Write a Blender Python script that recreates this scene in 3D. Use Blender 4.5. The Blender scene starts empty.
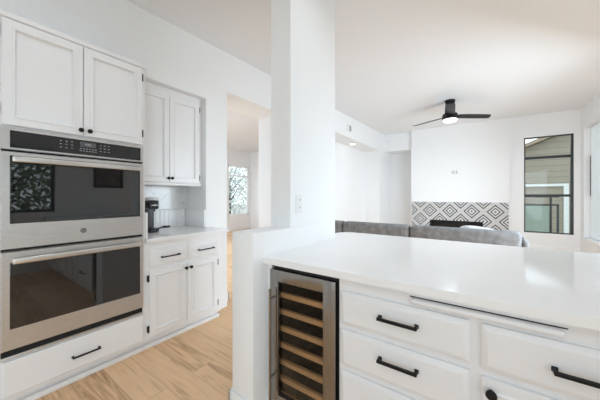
import bpy, bmesh, math, random
from mathutils import Vector, Matrix
random.seed(7)
scn = bpy.context.scene
COL = scn.collection
PI = math.pi

# ---------------------------------------------------------------- camera
cam_d = bpy.data.cameras.new('camera')
cam = bpy.data.objects.new('camera', cam_d)
COL.objects.link(cam)
cam.location = (0, 0, 1.27)
cam.rotation_euler = (PI / 2, 0, math.radians(35.3))
cam_d.sensor_width = 36
cam_d.lens = 36 * 260 / 600
cam_d.shift_y = -3.8 / 600
cam_d.clip_start = 0.05
scn.camera = cam

# ---------------------------------------------------------------- daylight (overcast sky) and exposure
SKY = 2.2
world = bpy.data.worlds.new('sky')
scn.world = world
world.use_nodes = True
bg = world.node_tree.nodes['Background']
bg.inputs['Color'].default_value = (0.84, 0.92, 1.0, 1)
bg.inputs['Strength'].default_value = SKY
scn.view_settings.view_transform = 'Standard'
scn.view_settings.look = 'None'
scn.view_settings.gamma = 1
scn.view_settings.use_curve_mapping = False
scn.view_settings.exposure = 0.0
scn.cycles.max_bounces = 14
scn.cycles.diffuse_bounces = 9
scn.cycles.glossy_bounces = 5
scn.cycles.transparent_max_bounces = 12
scn.cycles.sample_clamp_indirect = 3


WX = 1.724         # right wall plane
WL = -2.54         # left wall plane


def fill_light(name, loc, rot, sx, sy, power, col=(0.75, 0.87, 1.0)):
    """bright daylight added outside the view to brighten the room"""
    l = bpy.data.lights.new(name, 'AREA')
    l.shape = 'RECTANGLE'
    l.size = sx
    l.size_y = sy
    l.energy = power
    l.color = col
    o = bpy.data.objects.new(name, l)
    COL.objects.link(o)
    o.location = loc
    o.rotation_euler = rot
    return o


fill_light('living_fill_light', (WX + 0.35, 3.9, 1.25), (0, math.radians(60), math.radians(-40)), 2.1, 2.7, 205)  # added lamp behind an invented sliding door, brightens the living room
fill_light('kitchen_fill_light', (WX + 0.35, -1.6, 1.15), (0, math.radians(82), math.radians(14)), 2.0, 1.3, 54)  # added lamp behind an invented side door, brightens the kitchen
fill_light('hall_fill_light', (-5.4, 1.0, 1.5), (PI / 2, 0, 0), 2.0, 1.8, 54, (0.66, 0.83, 1.0))  # added lamp at an invented wall opening, brightens the hall room


# ---------------------------------------------------------------- materials
def newmat(name):
    m = bpy.data.materials.new(name)
    m.use_nodes = True
    nt = m.node_tree
    return m, nt, nt.nodes['Principled BSDF']


def pmat(name, col, rough=0.5, metal=0.0, spec=0.5, bump=0.0, scale=40.0, var=0.03, stretch=(1, 1, 1), coat=0.0, emit=None):
    m, nt, p = newmat(name)
    tc = nt.nodes.new('ShaderNodeTexCoord')
    mp = nt.nodes.new('ShaderNodeMapping')
    mp.inputs['Scale'].default_value = stretch
    nt.links.new(tc.outputs['Object'], mp.inputs['Vector'])
    nz = nt.nodes.new('ShaderNodeTexNoise')
    nz.inputs['Scale'].default_value = scale
    nz.inputs['Detail'].default_value = 4
    nt.links.new(mp.outputs['Vector'], nz.inputs['Vector'])
    rp = nt.nodes.new('ShaderNodeValToRGB')
    rp.color_ramp.elements[0].position = 0.3
    rp.color_ramp.elements[1].position = 0.7
    rp.color_ramp.elements[0].color = tuple(max(0, c * (1 - var)) for c in col) + (1,)
    rp.color_ramp.elements[1].color = tuple(min(1, c * (1 + var)) for c in col) + (1,)
    nt.links.new(nz.outputs['Fac'], rp.inputs['Fac'])
    nt.links.new(rp.outputs['Color'], p.inputs['Base Color'])
    p.inputs['Roughness'].default_value = rough
    p.inputs['Metallic'].default_value = metal
    p.inputs['Specular IOR Level'].default_value = spec
    p.inputs['Coat Weight'].default_value = coat
    if bump:
        b = nt.nodes.new('ShaderNodeBump')
        b.inputs['Strength'].default_value = bump
        b.inputs['Distance'].default_value = 0.002
        nt.links.new(nz.outputs['Fac'], b.inputs['Height'])
        nt.links.new(b.outputs['Normal'], p.inputs['Normal'])
    if emit:
        p.inputs['Emission Color'].default_value = emit[0] + (1,)
        p.inputs['Emission Strength'].default_value = emit[1]
    return m


def glassmat(name, tint, ior=1.5, rough=0.0):
    m, nt, p = newmat(name)
    nt.nodes.remove(p)
    out = nt.nodes['Material Output']
    tr = nt.nodes.new('ShaderNodeBsdfTransparent')
    tr.inputs['Color'].default_value = tuple(tint) + (1,)
    gl = nt.nodes.new('ShaderNodeBsdfGlossy')
    gl.inputs['Roughness'].default_value = rough
    fr = nt.nodes.new('ShaderNodeFresnel')
    fr.inputs['IOR'].default_value = ior
    mx = nt.nodes.new('ShaderNodeMixShader')
    nt.links.new(fr.outputs[0], mx.inputs[0])
    nt.links.new(tr.outputs[0], mx.inputs[1])
    nt.links.new(gl.outputs[0], mx.inputs[2])
    nt.links.new(mx.outputs[0], out.inputs['Surface'])
    return m


def math_node(nt, op, a, b=None):
    n = nt.nodes.new('ShaderNodeMath')
    n.operation = op
    for i, v in enumerate((a, b)):
        if v is None:
            continue
        if isinstance(v, (int, float)):
            n.inputs[i].default_value = v
        else:
            nt.links.new(v, n.inputs[i])
    return n.outputs[0]


M = {}
M['wall'] = pmat('wall_paint', (0.85, 0.86, 0.868), 0.6, bump=0.06, scale=120, var=0.006)
M['ceil'] = pmat('ceiling_paint', (0.80, 0.82, 0.853), 0.8, bump=0.08, scale=90, var=0.008)
M['trim'] = pmat('trim_paint', (0.86, 0.86, 0.86), 0.35, var=0.005)
M['cab'] = pmat('cabinet_lacquer', (0.82, 0.82, 0.825), 0.32, bump=0.02, scale=60, var=0.008)
M['cab2'] = pmat('island_lacquer', (0.80, 0.80, 0.81), 0.30, bump=0.02, scale=60, var=0.008)
M['quartz'] = pmat('white_quartz', (0.86, 0.86, 0.865), 0.10, scale=220, var=0.012)
M['black'] = pmat('matte_black_metal', (0.009, 0.009, 0.010), 0.45, spec=0.25, scale=150, var=0.1)
M['hinge'] = pmat('hinge_bronze', (0.03, 0.028, 0.026), 0.4, metal=0.6, scale=150)
M['nickel'] = pmat('hinge_nickel', (0.30, 0.31, 0.33), 0.35, metal=0.8, scale=150)
M['steel'] = pmat('brushed_steel', (0.62, 0.61, 0.60), 0.38, metal=1.0, scale=14, var=0.10, stretch=(1, 1, 40), bump=0.03)
M['badge'] = pmat('badge_metal', (0.24, 0.235, 0.23), 0.5, metal=0.5, scale=60)
M['steel_h'] = pmat('bright_steel', (0.66, 0.64, 0.61), 0.30, metal=1.0, scale=60, var=0.04, stretch=(1, 1, 10))
M['steel_c'] = pmat('cooler_steel', (0.30, 0.285, 0.27), 0.25, metal=1.0, scale=14, var=0.10, stretch=(30, 30, 1), bump=0.03)
M['oglass'] = pmat('oven_black_glass', (0.010, 0.010, 0.011), 0.02, spec=0.5, scale=5)
M['oglass'].node_tree.nodes['Principled BSDF'].inputs['IOR'].default_value = 1.75
M['panel'] = pmat('control_glass', (0.012, 0.012, 0.014), 0.08, spec=0.6, scale=5)
M['disp'] = pmat('display_grey', (0.10, 0.105, 0.115), 0.2, scale=80, var=0.2)
M['btn'] = pmat('button_print', (0.33, 0.33, 0.34), 0.5, scale=80)
M['cglass'] = glassmat('cooler_glass', (0.90, 0.89, 0.88), 1.22)
M['wglass'] = glassmat('window_glass', (0.96, 0.98, 0.97), 1.16)
M['gglass'] = glassmat('green_railing_glass', (0.74, 0.87, 0.80), 1.5)
def frosted(name, col, amount):
    m = glassmat(name, (0.85, 0.93, 0.89), 1.3)
    nt = m.node_tree
    out = nt.nodes['Material Output']
    src = out.inputs['Surface'].links[0].from_socket
    d = nt.nodes.new('ShaderNodeBsdfDiffuse'); d.inputs['Color'].default_value = col + (1,)
    mx = nt.nodes.new('ShaderNodeMixShader'); mx.inputs[0].default_value = amount
    nt.links.new(src, mx.inputs[1]); nt.links.new(d.outputs[0], mx.inputs[2]); nt.links.new(mx.outputs[0], out.inputs['Surface'])
    return m


M['gglass'] = frosted('green_railing_glass', (0.50, 0.60, 0.54), 0.6)
M['dark'] = pmat('black_liner', (0.030, 0.029, 0.028), 0.5, scale=60, var=0.1)
M['void'] = pmat('grille_and_gap_black', (0.006, 0.006, 0.006), 0.7, scale=60, var=0.1)  # black for grilles and for strips that paint dark gaps
M['beech'] = pmat('beech_wood', (0.62, 0.36, 0.165), 0.45, scale=9, var=0.18, stretch=(1, 14, 30), bump=0.05)
M['frame'] = pmat('black_window_frame', (0.022, 0.026, 0.027), 0.4, scale=90, var=0.1)
M['plastic'] = pmat('white_plastic', (0.80, 0.80, 0.80), 0.35, scale=60, var=0.01)
M['slot'] = pmat('dark_slot', (0.12, 0.12, 0.12), 0.6, scale=60)
M['greyslot'] = pmat('grey_slot', (0.52, 0.52, 0.52), 0.5, scale=60)
M['lamp'] = pmat('lamp_diffuser', (0.9, 0.9, 0.9), 0.4, scale=30, var=0.0, emit=((1.0, 0.98, 0.95), 1.6))
M['cof'] = pmat('coffee_black', (0.014, 0.014, 0.015), 0.22, scale=60, var=0.1)
M['cofg'] = pmat('coffee_graphite', (0.05, 0.05, 0.055), 0.35, scale=60, var=0.1)
M['silver'] = pmat('coffee_silver', (0.72, 0.72, 0.72), 0.45, metal=0.5, scale=60)
M['leaf'] = pmat('leaf_green', (0.17, 0.22, 0.10), 0.5, scale=6, var=0.5)
M['leaf2'] = pmat('leaf_pale', (0.62, 0.66, 0.65), 0.5, scale=6, var=0.4)
M['bark'] = pmat('bark', (0.10, 0.075, 0.055), 0.9, scale=25, var=0.4, bump=0.6)
M['ground'] = pmat('paving_concrete', (0.40, 0.385, 0.35), 0.9, scale=8, var=0.15, bump=0.2)
M['fascia'] = pmat('roof_fascia', (0.30, 0.24, 0.17), 0.7, scale=20, var=0.15)
M['white_out'] = pmat('exterior_white_trim', (0.68, 0.70, 0.68), 0.6, scale=20, var=0.03)
M['paper'] = pmat('picture_print', (0.14, 0.11, 0.10), 0.6, scale=6, var=0.6)


def sofa_mat(name, c0, c1):
    m, nt, p = newmat(name)
    tc = nt.nodes.new('ShaderNodeTexCoord')
    n1 = nt.nodes.new('ShaderNodeTexNoise'); n1.inputs['Scale'].default_value = 260; n1.inputs['Detail'].default_value = 3
    n2 = nt.nodes.new('ShaderNodeTexNoise'); n2.inputs['Scale'].default_value = 14; n2.inputs['Detail'].default_value = 5
    nt.links.new(tc.outputs['Object'], n1.inputs['Vector']); nt.links.new(tc.outputs['Object'], n2.inputs['Vector'])
    f = math_node(nt, 'ADD', math_node(nt, 'MULTIPLY', n1.outputs['Fac'], 0.55), math_node(nt, 'MULTIPLY', n2.outputs['Fac'], 0.45))
    rp = nt.nodes.new('ShaderNodeValToRGB')
    rp.color_ramp.elements[0].position = 0.35; rp.color_ramp.elements[1].position = 0.65
    rp.color_ramp.elements[0].color = c0 + (1,); rp.color_ramp.elements[1].color = c1 + (1,)
    nt.links.new(f, rp.inputs['Fac']); nt.links.new(rp.outputs['Color'], p.inputs['Base Color'])
    p.inputs['Roughness'].default_value = 0.95
    p.inputs['Specular IOR Level'].default_value = 0.15
    b = nt.nodes.new('ShaderNodeBump'); b.inputs['Strength'].default_value = 0.5; b.inputs['Distance'].default_value = 0.004
    nt.links.new(n1.outputs['Fac'], b.inputs['Height']); nt.links.new(b.outputs['Normal'], p.inputs['Normal'])
    return m


M['sofa'] = sofa_mat('grey_chenille', (0.14, 0.138, 0.137), (0.32, 0.317, 0.315))
M['pillow'] = sofa_mat('white_mottled_fabric', (0.30, 0.30, 0.30), (0.90, 0.90, 0.90))


def floor_mat():
    m, nt, p = newmat('oak_plank_floor')
    tc = nt.nodes.new('ShaderNodeTexCoord')
    br = nt.nodes.new('ShaderNodeTexBrick')
    br.inputs['Scale'].default_value = 1
    br.inputs['Brick Width'].default_value = 1.25
    br.inputs['Row Height'].default_value = 0.18
    br.inputs['Mortar Size'].default_value = 0.0016
    br.inputs['Mortar Smooth'].default_value = 0.4
    br.inputs['Bias'].default_value = 0.0
    br.inputs['Color1'].default_value = (0.0, 0.0, 0.0, 1)
    br.inputs['Color2'].default_value = (1, 1, 1, 1)
    br.inputs['Mortar'].default_value = (0.35, 0.35, 0.35, 1)
    br.offset = 0.37
    nt.links.new(tc.outputs['Object'], br.inputs['Vector'])
    mp = nt.nodes.new('ShaderNodeMapping')
    mp.inputs['Scale'].default_value = (1.3, 15, 1)
    nt.links.new(tc.outputs['Object'], mp.inputs['Vector'])
    add = nt.nodes.new('ShaderNodeVectorMath'); add.operation = 'ADD'
    sc = nt.nodes.new('ShaderNodeVectorMath'); sc.operation = 'SCALE'; sc.inputs['Scale'].default_value = 9
    nt.links.new(br.outputs['Color'], sc.inputs[0])
    nt.links.new(mp.outputs['Vector'], add.inputs[0]); nt.links.new(sc.outputs[0], add.inputs[1])
    nz = nt.nodes.new('ShaderNodeTexNoise'); nz.inputs['Scale'].default_value = 2.2; nz.inputs['Detail'].default_value = 6; nz.inputs['Distortion'].default_value = 0.8
    nt.links.new(add.outputs[0], nz.inputs['Vector'])
    f = math_node(nt, 'ADD', math_node(nt, 'MULTIPLY', nz.outputs['Fac'], 0.75), math_node(nt, 'MULTIPLY', br.outputs['Color'], 0.25))
    rp = nt.nodes.new('ShaderNodeValToRGB')
    e = rp.color_ramp.elements
    e[0].position = 0.25; e[0].color = (0.40, 0.215, 0.10, 1)
    e[1].position = 0.78; e[1].color = (0.86, 0.60, 0.36, 1)
    x = e.new(0.5); x.color = (0.80, 0.535, 0.315, 1)
    nt.links.new(f, rp.inputs['Fac'])
    mx = nt.nodes.new('ShaderNodeMixRGB'); mx.blend_type = 'MULTIPLY'
    nt.links.new(br.outputs['Fac'], mx.inputs[0]); nt.links.new(rp.outputs['Color'], mx.inputs[1])
    mx.inputs[2].default_value = (0.62, 0.58, 0.54, 1)
    nt.links.new(mx.outputs[0], p.inputs['Base Color'])
    p.inputs['Roughness'].default_value = 0.42
    return m


M['floor'] = floor_mat()


def tile_mat():
    m, nt, p = newmat('diamond_patterned_tile')
    tc = nt.nodes.new('ShaderNodeTexCoord')
    sx = nt.nodes.new('ShaderNodeSeparateXYZ')
    nt.links.new(tc.outputs['Object'], sx.inputs[0])
    P_ = 0.4925
    X = math_node(nt, 'ADD', sx.outputs['X'], 1.247)
    Z = math_node(nt, 'SUBTRACT', sx.outputs['Z'], 0.876)
    u = math_node(nt, 'ADD', X, Z); v = math_node(nt, 'SUBTRACT', X, Z)

    def cell(w):
        d = math_node(nt, 'ADD', math_node(nt, 'DIVIDE', w, P_), 0.5)
        fl = math_node(nt, 'FLOOR', d)
        return math_node(nt, 'ABSOLUTE', math_node(nt, 'SUBTRACT', math_node(nt, 'SUBTRACT', d, fl), 0.5))
    cu = cell(u); cv = cell(v)
    mmax = math_node(nt, 'MAXIMUM', cu, cv)

    def band(a, b):
        return math_node(nt, 'MULTIPLY', math_node(nt, 'GREATER_THAN', mmax, a), math_node(nt, 'LESS_THAN', mmax, b))
    rings = math_node(nt, 'ADD', math_node(nt, 'ADD', band(0.295, 0.385), band(0.15, 0.225)), math_node(nt, 'LESS_THAN', mmax, 0.06))
    # hand-drawn breaks in the lines
    pass
    cross = math_node(nt, 'GREATER_THAN', mmax, 0.43)
    mx = nt.nodes.new('ShaderNodeMixRGB'); nt.links.new(cross, mx.inputs[0])
    mx.inputs[1].default_value = (0.66, 0.66, 0.66, 1); mx.inputs[2].default_value = (0.54, 0.535, 0.525, 1)
    m2 = nt.nodes.new('ShaderNodeMixRGB'); nt.links.new(rings, m2.inputs[0])
    nt.links.new(mx.outputs[0], m2.inputs[1]); m2.inputs[2].default_value = (0.10, 0.10, 0.105, 1)
    nt.links.new(m2.outputs[0], p.inputs['Base Color'])
    p.inputs['Roughness'].default_value = 0.4
    return m


M['tile'] = tile_mat()


def marble_mat():
    m, nt, p = newmat('grey_veined_marble')
    tc = nt.nodes.new('ShaderNodeTexCoord')
    mp = nt.nodes.new('ShaderNodeMapping'); mp.inputs['Scale'].default_value = (1, 1, 3.2)
    nt.links.new(tc.outputs['Object'], mp.inputs['Vector'])
    nz = nt.nodes.new('ShaderNodeTexNoise'); nz.inputs['Scale'].default_value = 2.1; nz.inputs['Detail'].default_value = 7; nz.inputs['Distortion'].default_value = 0.6
    nt.links.new(mp.outputs['Vector'], nz.inputs['Vector'])
    d = math_node(nt, 'ABSOLUTE', math_node(nt, 'SUBTRACT', nz.outputs['Fac'], 0.5))
    rp = nt.nodes.new('ShaderNodeValToRGB')
    rp.color_ramp.elements[0].position = 0.0; rp.color_ramp.elements[0].color = (0.60, 0.60, 0.59, 1)
    rp.color_ramp.elements[1].position = 0.02; rp.color_ramp.elements[1].color = (0.74, 0.74, 0.72, 1)
    nt.links.new(d, rp.inputs['Fac'])
    nt.links.new(rp.outputs['Color'], p.inputs['Base Color'])
    p.inputs['Roughness'].default_value = 0.2
    return m


M['marble'] = marble_mat()


def siding_mat():
    m, nt, p = newmat('beige_lap_siding')
    tc = nt.nodes.new('ShaderNodeTexCoord'); sx = nt.nodes.new('ShaderNodeSeparateXYZ')
    nt.links.new(tc.outputs['Object'], sx.inputs[0])
    d = math_node(nt, 'DIVIDE', sx.outputs['Z'], 0.21)
    fr = math_node(nt, 'SUBTRACT', d, math_node(nt, 'FLOOR', d))
    gap = math_node(nt, 'LESS_THAN', fr, 0.07)
    nz = nt.nodes.new('ShaderNodeTexNoise'); nz.inputs['Scale'].default_value = 9
    nt.links.new(tc.outputs['Object'], nz.inputs['Vector'])
    rp = nt.nodes.new('ShaderNodeValToRGB')
    rp.color_ramp.elements[0].color = (0.284, 0.254, 0.193, 1); rp.color_ramp.elements[1].color = (0.353, 0.319, 0.248, 1)
    nt.links.new(nz.outputs['Fac'], rp.inputs['Fac'])
    mx = nt.nodes.new('ShaderNodeMixRGB'); nt.links.new(gap, mx.inputs[0]); nt.links.new(rp.outputs['Color'], mx.inputs[1])
    mx.inputs[2].default_value = (0.2, 0.185, 0.147, 1)
    nt.links.new(mx.outputs[0], p.inputs['Base Color'])
    b = nt.nodes.new('ShaderNodeBump'); b.inputs['Distance'].default_value = 0.02
    nt.links.new(fr, b.inputs['Height']); nt.links.new(b.outputs['Normal'], p.inputs['Normal'])
    p.inputs['Roughness'].default_value = 0.8
    return m


M['siding'] = siding_mat()


def screen_mat():
    m, nt, p = newmat('insect_screen')
    out = nt.nodes['Material Output']
    p.inputs['Base Color'].default_value = (0.80, 0.80, 0.81, 1)
    p.inputs['Roughness'].default_value = 0.7
    tr = nt.nodes.new('ShaderNodeBsdfTranslucent'); tr.inputs['Color'].default_value = (0.9, 0.9, 0.9, 1)
    tp = nt.nodes.new('ShaderNodeBsdfTransparent')
    a = nt.nodes.new('ShaderNodeMixShader'); a.inputs[0].default_value = 0.6
    nt.links.new(p.outputs[0], a.inputs[1]); nt.links.new(tr.outputs[0], a.inputs[2])
    b = nt.nodes.new('ShaderNodeMixShader'); b.inputs[0].default_value = 0.15
    nt.links.new(a.outputs[0], b.inputs[1]); nt.links.new(tp.outputs[0], b.inputs[2])
    nt.links.new(b.outputs[0], out.inputs['Surface'])
    return m


M['screen'] = screen_mat()


# ---------------------------------------------------------------- mesh helpers
def world_of(o):
    v = Vector((0, 0, 0))
    while o is not None:
        v += o.location
        o = o.parent
    return v


class MB:
    """collects shapes in world coordinates; build() links them as ONE mesh object"""

    def __init__(self):
        self.bm = bmesh.new()

    def _merge(self, b):
        me = bpy.data.meshes.new('tmp')
        b.to_mesh(me); b.free()
        self.bm.from_mesh(me)
        bpy.data.meshes.remove(me)

    def box(self, x0, x1, y0, y1, z0, z1, bev=0.0, seg=2):
        b = bmesh.new()
        bmesh.ops.create_cube(b, size=1)
        for v in b.verts:
            v.co = Vector(((x0 + x1) / 2 + v.co.x * abs(x1 - x0), (y0 + y1) / 2 + v.co.y * abs(y1 - y0), (z0 + z1) / 2 + v.co.z * abs(z1 - z0)))
        if bev:
            bmesh.ops.bevel(b, geom=b.edges[:], offset=bev, segments=seg, profile=0.5, affect='EDGES')
        self._merge(b)
        return self

    def cyl(self, p0, p1, r0, r1=None, seg=20, bev=0.0):
        r1 = r0 if r1 is None else r1
        p0 = Vector(p0); p1 = Vector(p1); d = p1 - p0
        b = bmesh.new()
        bmesh.ops.create_cone(b, cap_ends=True, segments=seg, radius1=r0, radius2=r1, depth=d.length)
        if bev:
            bmesh.ops.bevel(b, geom=[e for e in b.edges if e.calc_face_angle(0) > 0.8], offset=bev, segments=2, affect='EDGES')
        q = Vector((0, 0, 1)).rotation_difference(d.normalized())
        bmesh.ops.transform(b, matrix=Matrix.Translation((p0 + p1) / 2) @ q.to_matrix().to_4x4(), verts=b.verts)
        self._merge(b)
        return self

    def lathe(self, prof, origin, axis=(0, 0, 1), seg=28, squash=(1, 1)):
        q = Vector((0, 0, 1)).rotation_difference(Vector(axis).normalized())
        b = bmesh.new(); rings = []
        for r, h in prof:
            rings.append([b.verts.new(q @ Vector((max(r, 1e-5) * math.cos(2 * PI * i / seg) * squash[0], max(r, 1e-5) * math.sin(2 * PI * i / seg) * squash[1], h)) + Vector(origin)) for i in range(seg)])
        for a, c in zip(rings, rings[1:]):
            for i in range(seg):
                b.faces.new((a[i], a[(i + 1) % seg], c[(i + 1) % seg], c[i]))
        b.faces.new(rings[0]); b.faces.new(rings[-1])
        bmesh.ops.recalc_face_normals(b, faces=b.faces[:])
        self._merge(b)
        return self

    def panel(self, F, u0, u1, v0, v1, prof):
        """concentric rectangular profile: prof = [(inset, height)]; F(u, v, n) -> world"""
        b = bmesh.new(); rings = []
        for s, n in prof:
            rings.append([b.verts.new(F(u, v, n)) for u, v in ((u0 + s, v0 + s), (u1 - s, v0 + s), (u1 - s, v1 - s), (u0 + s, v1 - s))])
        for a, c in zip(rings, rings[1:]):
            for i in range(4):
                b.faces.new((a[i], a[(i + 1) % 4], c[(i + 1) % 4], c[i]))
        b.faces.new(rings[0]); b.faces.new(rings[-1])
        bmesh.ops.recalc_face_normals(b, faces=b.faces[:])
        self._merge(b)
        return self

    def prism(self, poly, h0, h1, F, bev=0.0):
        """polygon (a, b) extruded from h0 to h1; F(a, b, h) -> world"""
        b = bmesh.new()
        lo = [b.verts.new(F(p[0], p[1], h0)) for p in poly]
        hi = [b.verts.new(F(p[0], p[1], h1)) for p in poly]
        n = len(poly)
        for i in range(n):
            b.faces.new((lo[i], lo[(i + 1) % n], hi[(i + 1) % n], hi[i]))
        b.faces.new(lo); b.faces.new(hi)
        bmesh.ops.recalc_face_normals(b, faces=b.faces[:])
        if bev:
            bmesh.ops.bevel(b, geom=[e for e in b.edges if e.calc_face_angle(0) > 0.6], offset=bev, segments=2, affect='EDGES')
        self._merge(b)
        return self

    def tube(self, pts, r, seg=10):
        for a, c in zip(pts, pts[1:]):
            self.cyl(a, c, r, seg=seg)
        return self

    def quad(self, pts):
        self.bm.faces.new([self.bm.verts.new(p) for p in pts])
        return self

    def build(self, name, mat, parent=None, smooth=True):
        w = world_of(parent) if parent else Vector((0, 0, 0))
        for v in self.bm.verts:
            v.co -= w
        me = bpy.data.meshes.new(name)
        self.bm.to_mesh(me); self.bm.free()
        me.materials.append(mat)
        if smooth:
            for p in me.polygons:
                p.use_smooth = True
            me.set_sharp_from_angle(angle=math.radians(32))
        o = bpy.data.objects.new(name, me)
        COL.objects.link(o)
        if parent:
            o.parent = parent
        return o


def thing(name, label, cat, loc=(0, 0, 0), group=None):
    o = bpy.data.objects.new(name, None)
    o.empty_display_size = 0.1
    COL.objects.link(o)
    o.location = loc
    o['label'] = label; o['category'] = cat
    if group:
        o['group'] = group
    return o


def tag(o, label, cat, group=None):
    o['label'] = label; o['category'] = cat
    if group:
        o['group'] = group
    return o


def struct(o):
    o['kind'] = 'structure'
    return o


def root(name):
    o = bpy.data.objects.new(name, None)
    COL.objects.link(o)
    return struct(o)


def FX(x):           # surfaces that face +X (left-hand cabinets)
    return lambda u, v, n: Vector((x + n, u, v))


def FY(y):           # surfaces that face -Y (peninsula)
    return lambda u, v, n: Vector((u, y - n, v))


# ================================================================ SETTING
def ceil_z(y):
    return 2.945 + 0.0295 * y


def wallbox(mb, x0, x1, y0, y1, z0, z1):
    mb.box(x0, x1, y0, y1, z0, z1)


def to_ceil(mb, x0, x1, y0, y1, z0):
    """wall piece whose top follows the gently rising ceiling"""
    F = lambda a, b, h: Vector((h, a, b))
    mb.prism([(y0, z0), (y1, z0), (y1, ceil_z(y1) + 0.02), (y0, ceil_z(y0) + 0.02)], x0, x1, F)


YR, YB = -2.6, 8.2
fl = MB(); fl.box(-8.0, WX + 0.15, YR - 0.15, 9.0, -0.12, 0.0)
struct(fl.build('floor', M['floor']))

ce = MB()
F = lambda a, b, h: Vector((h, a, b))
ce.prism([(YR - 0.15, ceil_z(YR - 0.15)), (9.0, ceil_z(9.0)), (9.0, ceil_z(9.0) + 0.15), (YR - 0.15, ceil_z(YR - 0.15) + 0.15)], -3.0, WX + 0.15, F)
ce.box(-8.0, -3.03, 0.9, 7.35, 3.0, 3.12)                      # hall room ceiling
struct(ce.build('ceiling', M['ceil']))

wl = MB()
TH = 0.12
to_ceil(wl, WL - TH, WL, YR - 0.12, 0.17, 0)
to_ceil(wl, WL - 0.40, WL, 0.17, 1.767, 2.365)                 # over the cabinet recess
wl.box(-3.03, -2.94, 0.05, 1.90, 0, 2.6)                       # back of the cabinet recess
wl.box(-2.94, WL - TH, 0.05, 0.17, 0, 2.6)
to_ceil(wl, -3.03, WL, 1.767, 2.058, 0)
to_ceil(wl, -3.03, WL, 2.058, 3.10, 2.53)                      # over the hall opening
to_ceil(wl, -3.03, WL, 3.10, 4.55, 0)
to_ceil(wl, -3.03, WL, 4.55, 7.64, 2.62)                       # over the nook
wl.box(-3.10, -2.98, 4.55, 7.64, 0, 2.62)                      # nook back
to_ceil(wl, -3.03, WL, 7.64, 9.0, 0)
struct(wl.build('wall_left', M['wall']))

# hall room beyond the opening
wh = MB()
wh.box(-7.62, -7.5, 0.9, 6.12, 0, 3.0); wh.box(-7.62, -7.5, 7.13, 7.35, 0, 3.0)
wh.box(-7.62, -7.5, 6.12, 7.13, 0, 0.56); wh.box(-7.62, -7.5, 6.12, 7.13, 2.41, 3.0)
wh.box(-7.5, -3.03, 7.23, 7.35, 0, 3.0)
wh.box(-7.5, -6.45, 0.9, 1.02, 0, 3.0); wh.box(-4.35, -3.03, 0.9, 1.02, 0, 3.0)
wh.box(-6.45, -4.35, 0.9, 1.02, 0, 0.55); wh.box(-6.45, -4.35, 0.9, 1.02, 2.45, 3.0)
struct(wh.build('wall_hall', M['wall']))

W1 = (0.782, 1.622, 0.41, 2.665)
wb = MB()
to_top = lambda x0, x1, z0, y0=YB, y1=YB + 0.14: wb.box(x0, x1, y0, y1, z0, ceil_z(y0) + 0.015)
to_top(-2.54, -1.76, 2.66)                                      # over the alcove
wb.box(WL - 0.0, -1.70, 8.80, 8.92, 0, 2.9)                     # alcove back
wb.box(-1.77, -1.65, YB, 8.92, 0, 2.9)
wb.box(-2.54, -1.77, YB + 0.14, 8.92, 2.66, 2.75)
to_top(0.40, W1[0], 0); to_top(W1[1], WX + 0.12, 0)
wb.box(W1[0], W1[1], YB, YB + 0.14, 0, W1[2]); to_top(W1[0], W1[1], W1[3])
# chimney breast with the low firebox opening
FB = (-1.245, -0.02, 0.22, 0.613)
yb0, yb1 = 8.1, 8.30
to_top(-1.742, FB[0], 0, yb0, yb1); to_top(FB[1], 0.505, 0, yb0, yb1)
to_top(FB[0], FB[1], FB[3], yb0, yb1); wb.box(FB[0], FB[1], yb0, yb1, 0, FB[2])
wb.box(-1.742, 0.505, yb1, 8.92, 0, 2.0)
struct(wb.build('wall_back', M['wall']))

# right wall: kitchen window, added unseen glazed doors, narrow screened window near the far corner
W2 = (6.55, 7.955, 0.40, 2.72)
KW = (-0.35, 1.25, 1.00, 2.10)
SD = (2.50, 6.00, 0.02, 2.32)
D2 = (-2.3, -0.9, 0.02, 2.2)
wr = MB()
ys = [YR - 0.12, D2[0], D2[1], KW[0], KW[1], SD[0], SD[1], W2[0], W2[1], YB + 0.02]
for i in range(9):
    y0, y1 = ys[i], ys[i + 1]
    op = {1: D2, 3: KW, 5: SD, 7: W2}.get(i)
    if op is None:
        to_ceil(wr, WX, WX + 0.13, y0, y1, 0)
    else:
        wr.box(WX, WX + 0.13, y0, y1, 0, op[2]); to_ceil(wr, WX, WX + 0.13, y0, y1, op[3])
struct(wr.build('wall_right', M['wall']))

RW = (-1.6, 1.2, 0.9, 2.3)
wk = MB()
zt = ceil_z(YR) + 0.0
wk.box(WL, RW[0], YR - 0.12, YR, 0, zt); wk.box(RW[1], WX, YR - 0.12, YR, 0, zt)
wk.box(RW[0], RW[1], YR - 0.12, YR, 0, RW[2]); wk.box(RW[0], RW[1], YR - 0.12, YR, RW[3], zt)
struct(wk.build('wall_rear', M['wall']))

# half wall and the column that stands on its far end
wd = MB()
wd.box(-1.212, -1.040, 1.02, 1.99, 0, 1.062, 0.004)
struct(wd.build('wall_divider', M['wall']))
wc = MB()
wc.box(-1.210, -1.041, 1.361, 1.988, 1.062, ceil_z(1.36) + 0.0)
struct(wc.build('wall_column', M['wall']))


def baseboard(name, parts):
    mb = MB()
    for p in parts:
        mb.box(*p, 0.004)
    struct(mb.build(name, M['trim']))


baseboard('baseboard_left', [(WL, WL + 0.016, 1.83, 2.072, 0, 0.115), (WL, WL + 0.016, 3.10, 4.55, 0, 0.115), (-3.0, WL + 0.016, 2.058, 2.072, 0, 0.115)])
baseboard('baseboard_divider', [(-1.228, -1.212, 1.004, 1.99, 0, 0.13), (-1.228, -1.06, 1.004, 1.02, 0, 0.13)])
baseboard('baseboard_back', [(0.505, WX, YB - 0.015, YB, 0, 0.115)])
baseboard('baseboard_hall', [(-7.5, -7.485, 1.02, 7.23, 0, 0.115)])


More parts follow.
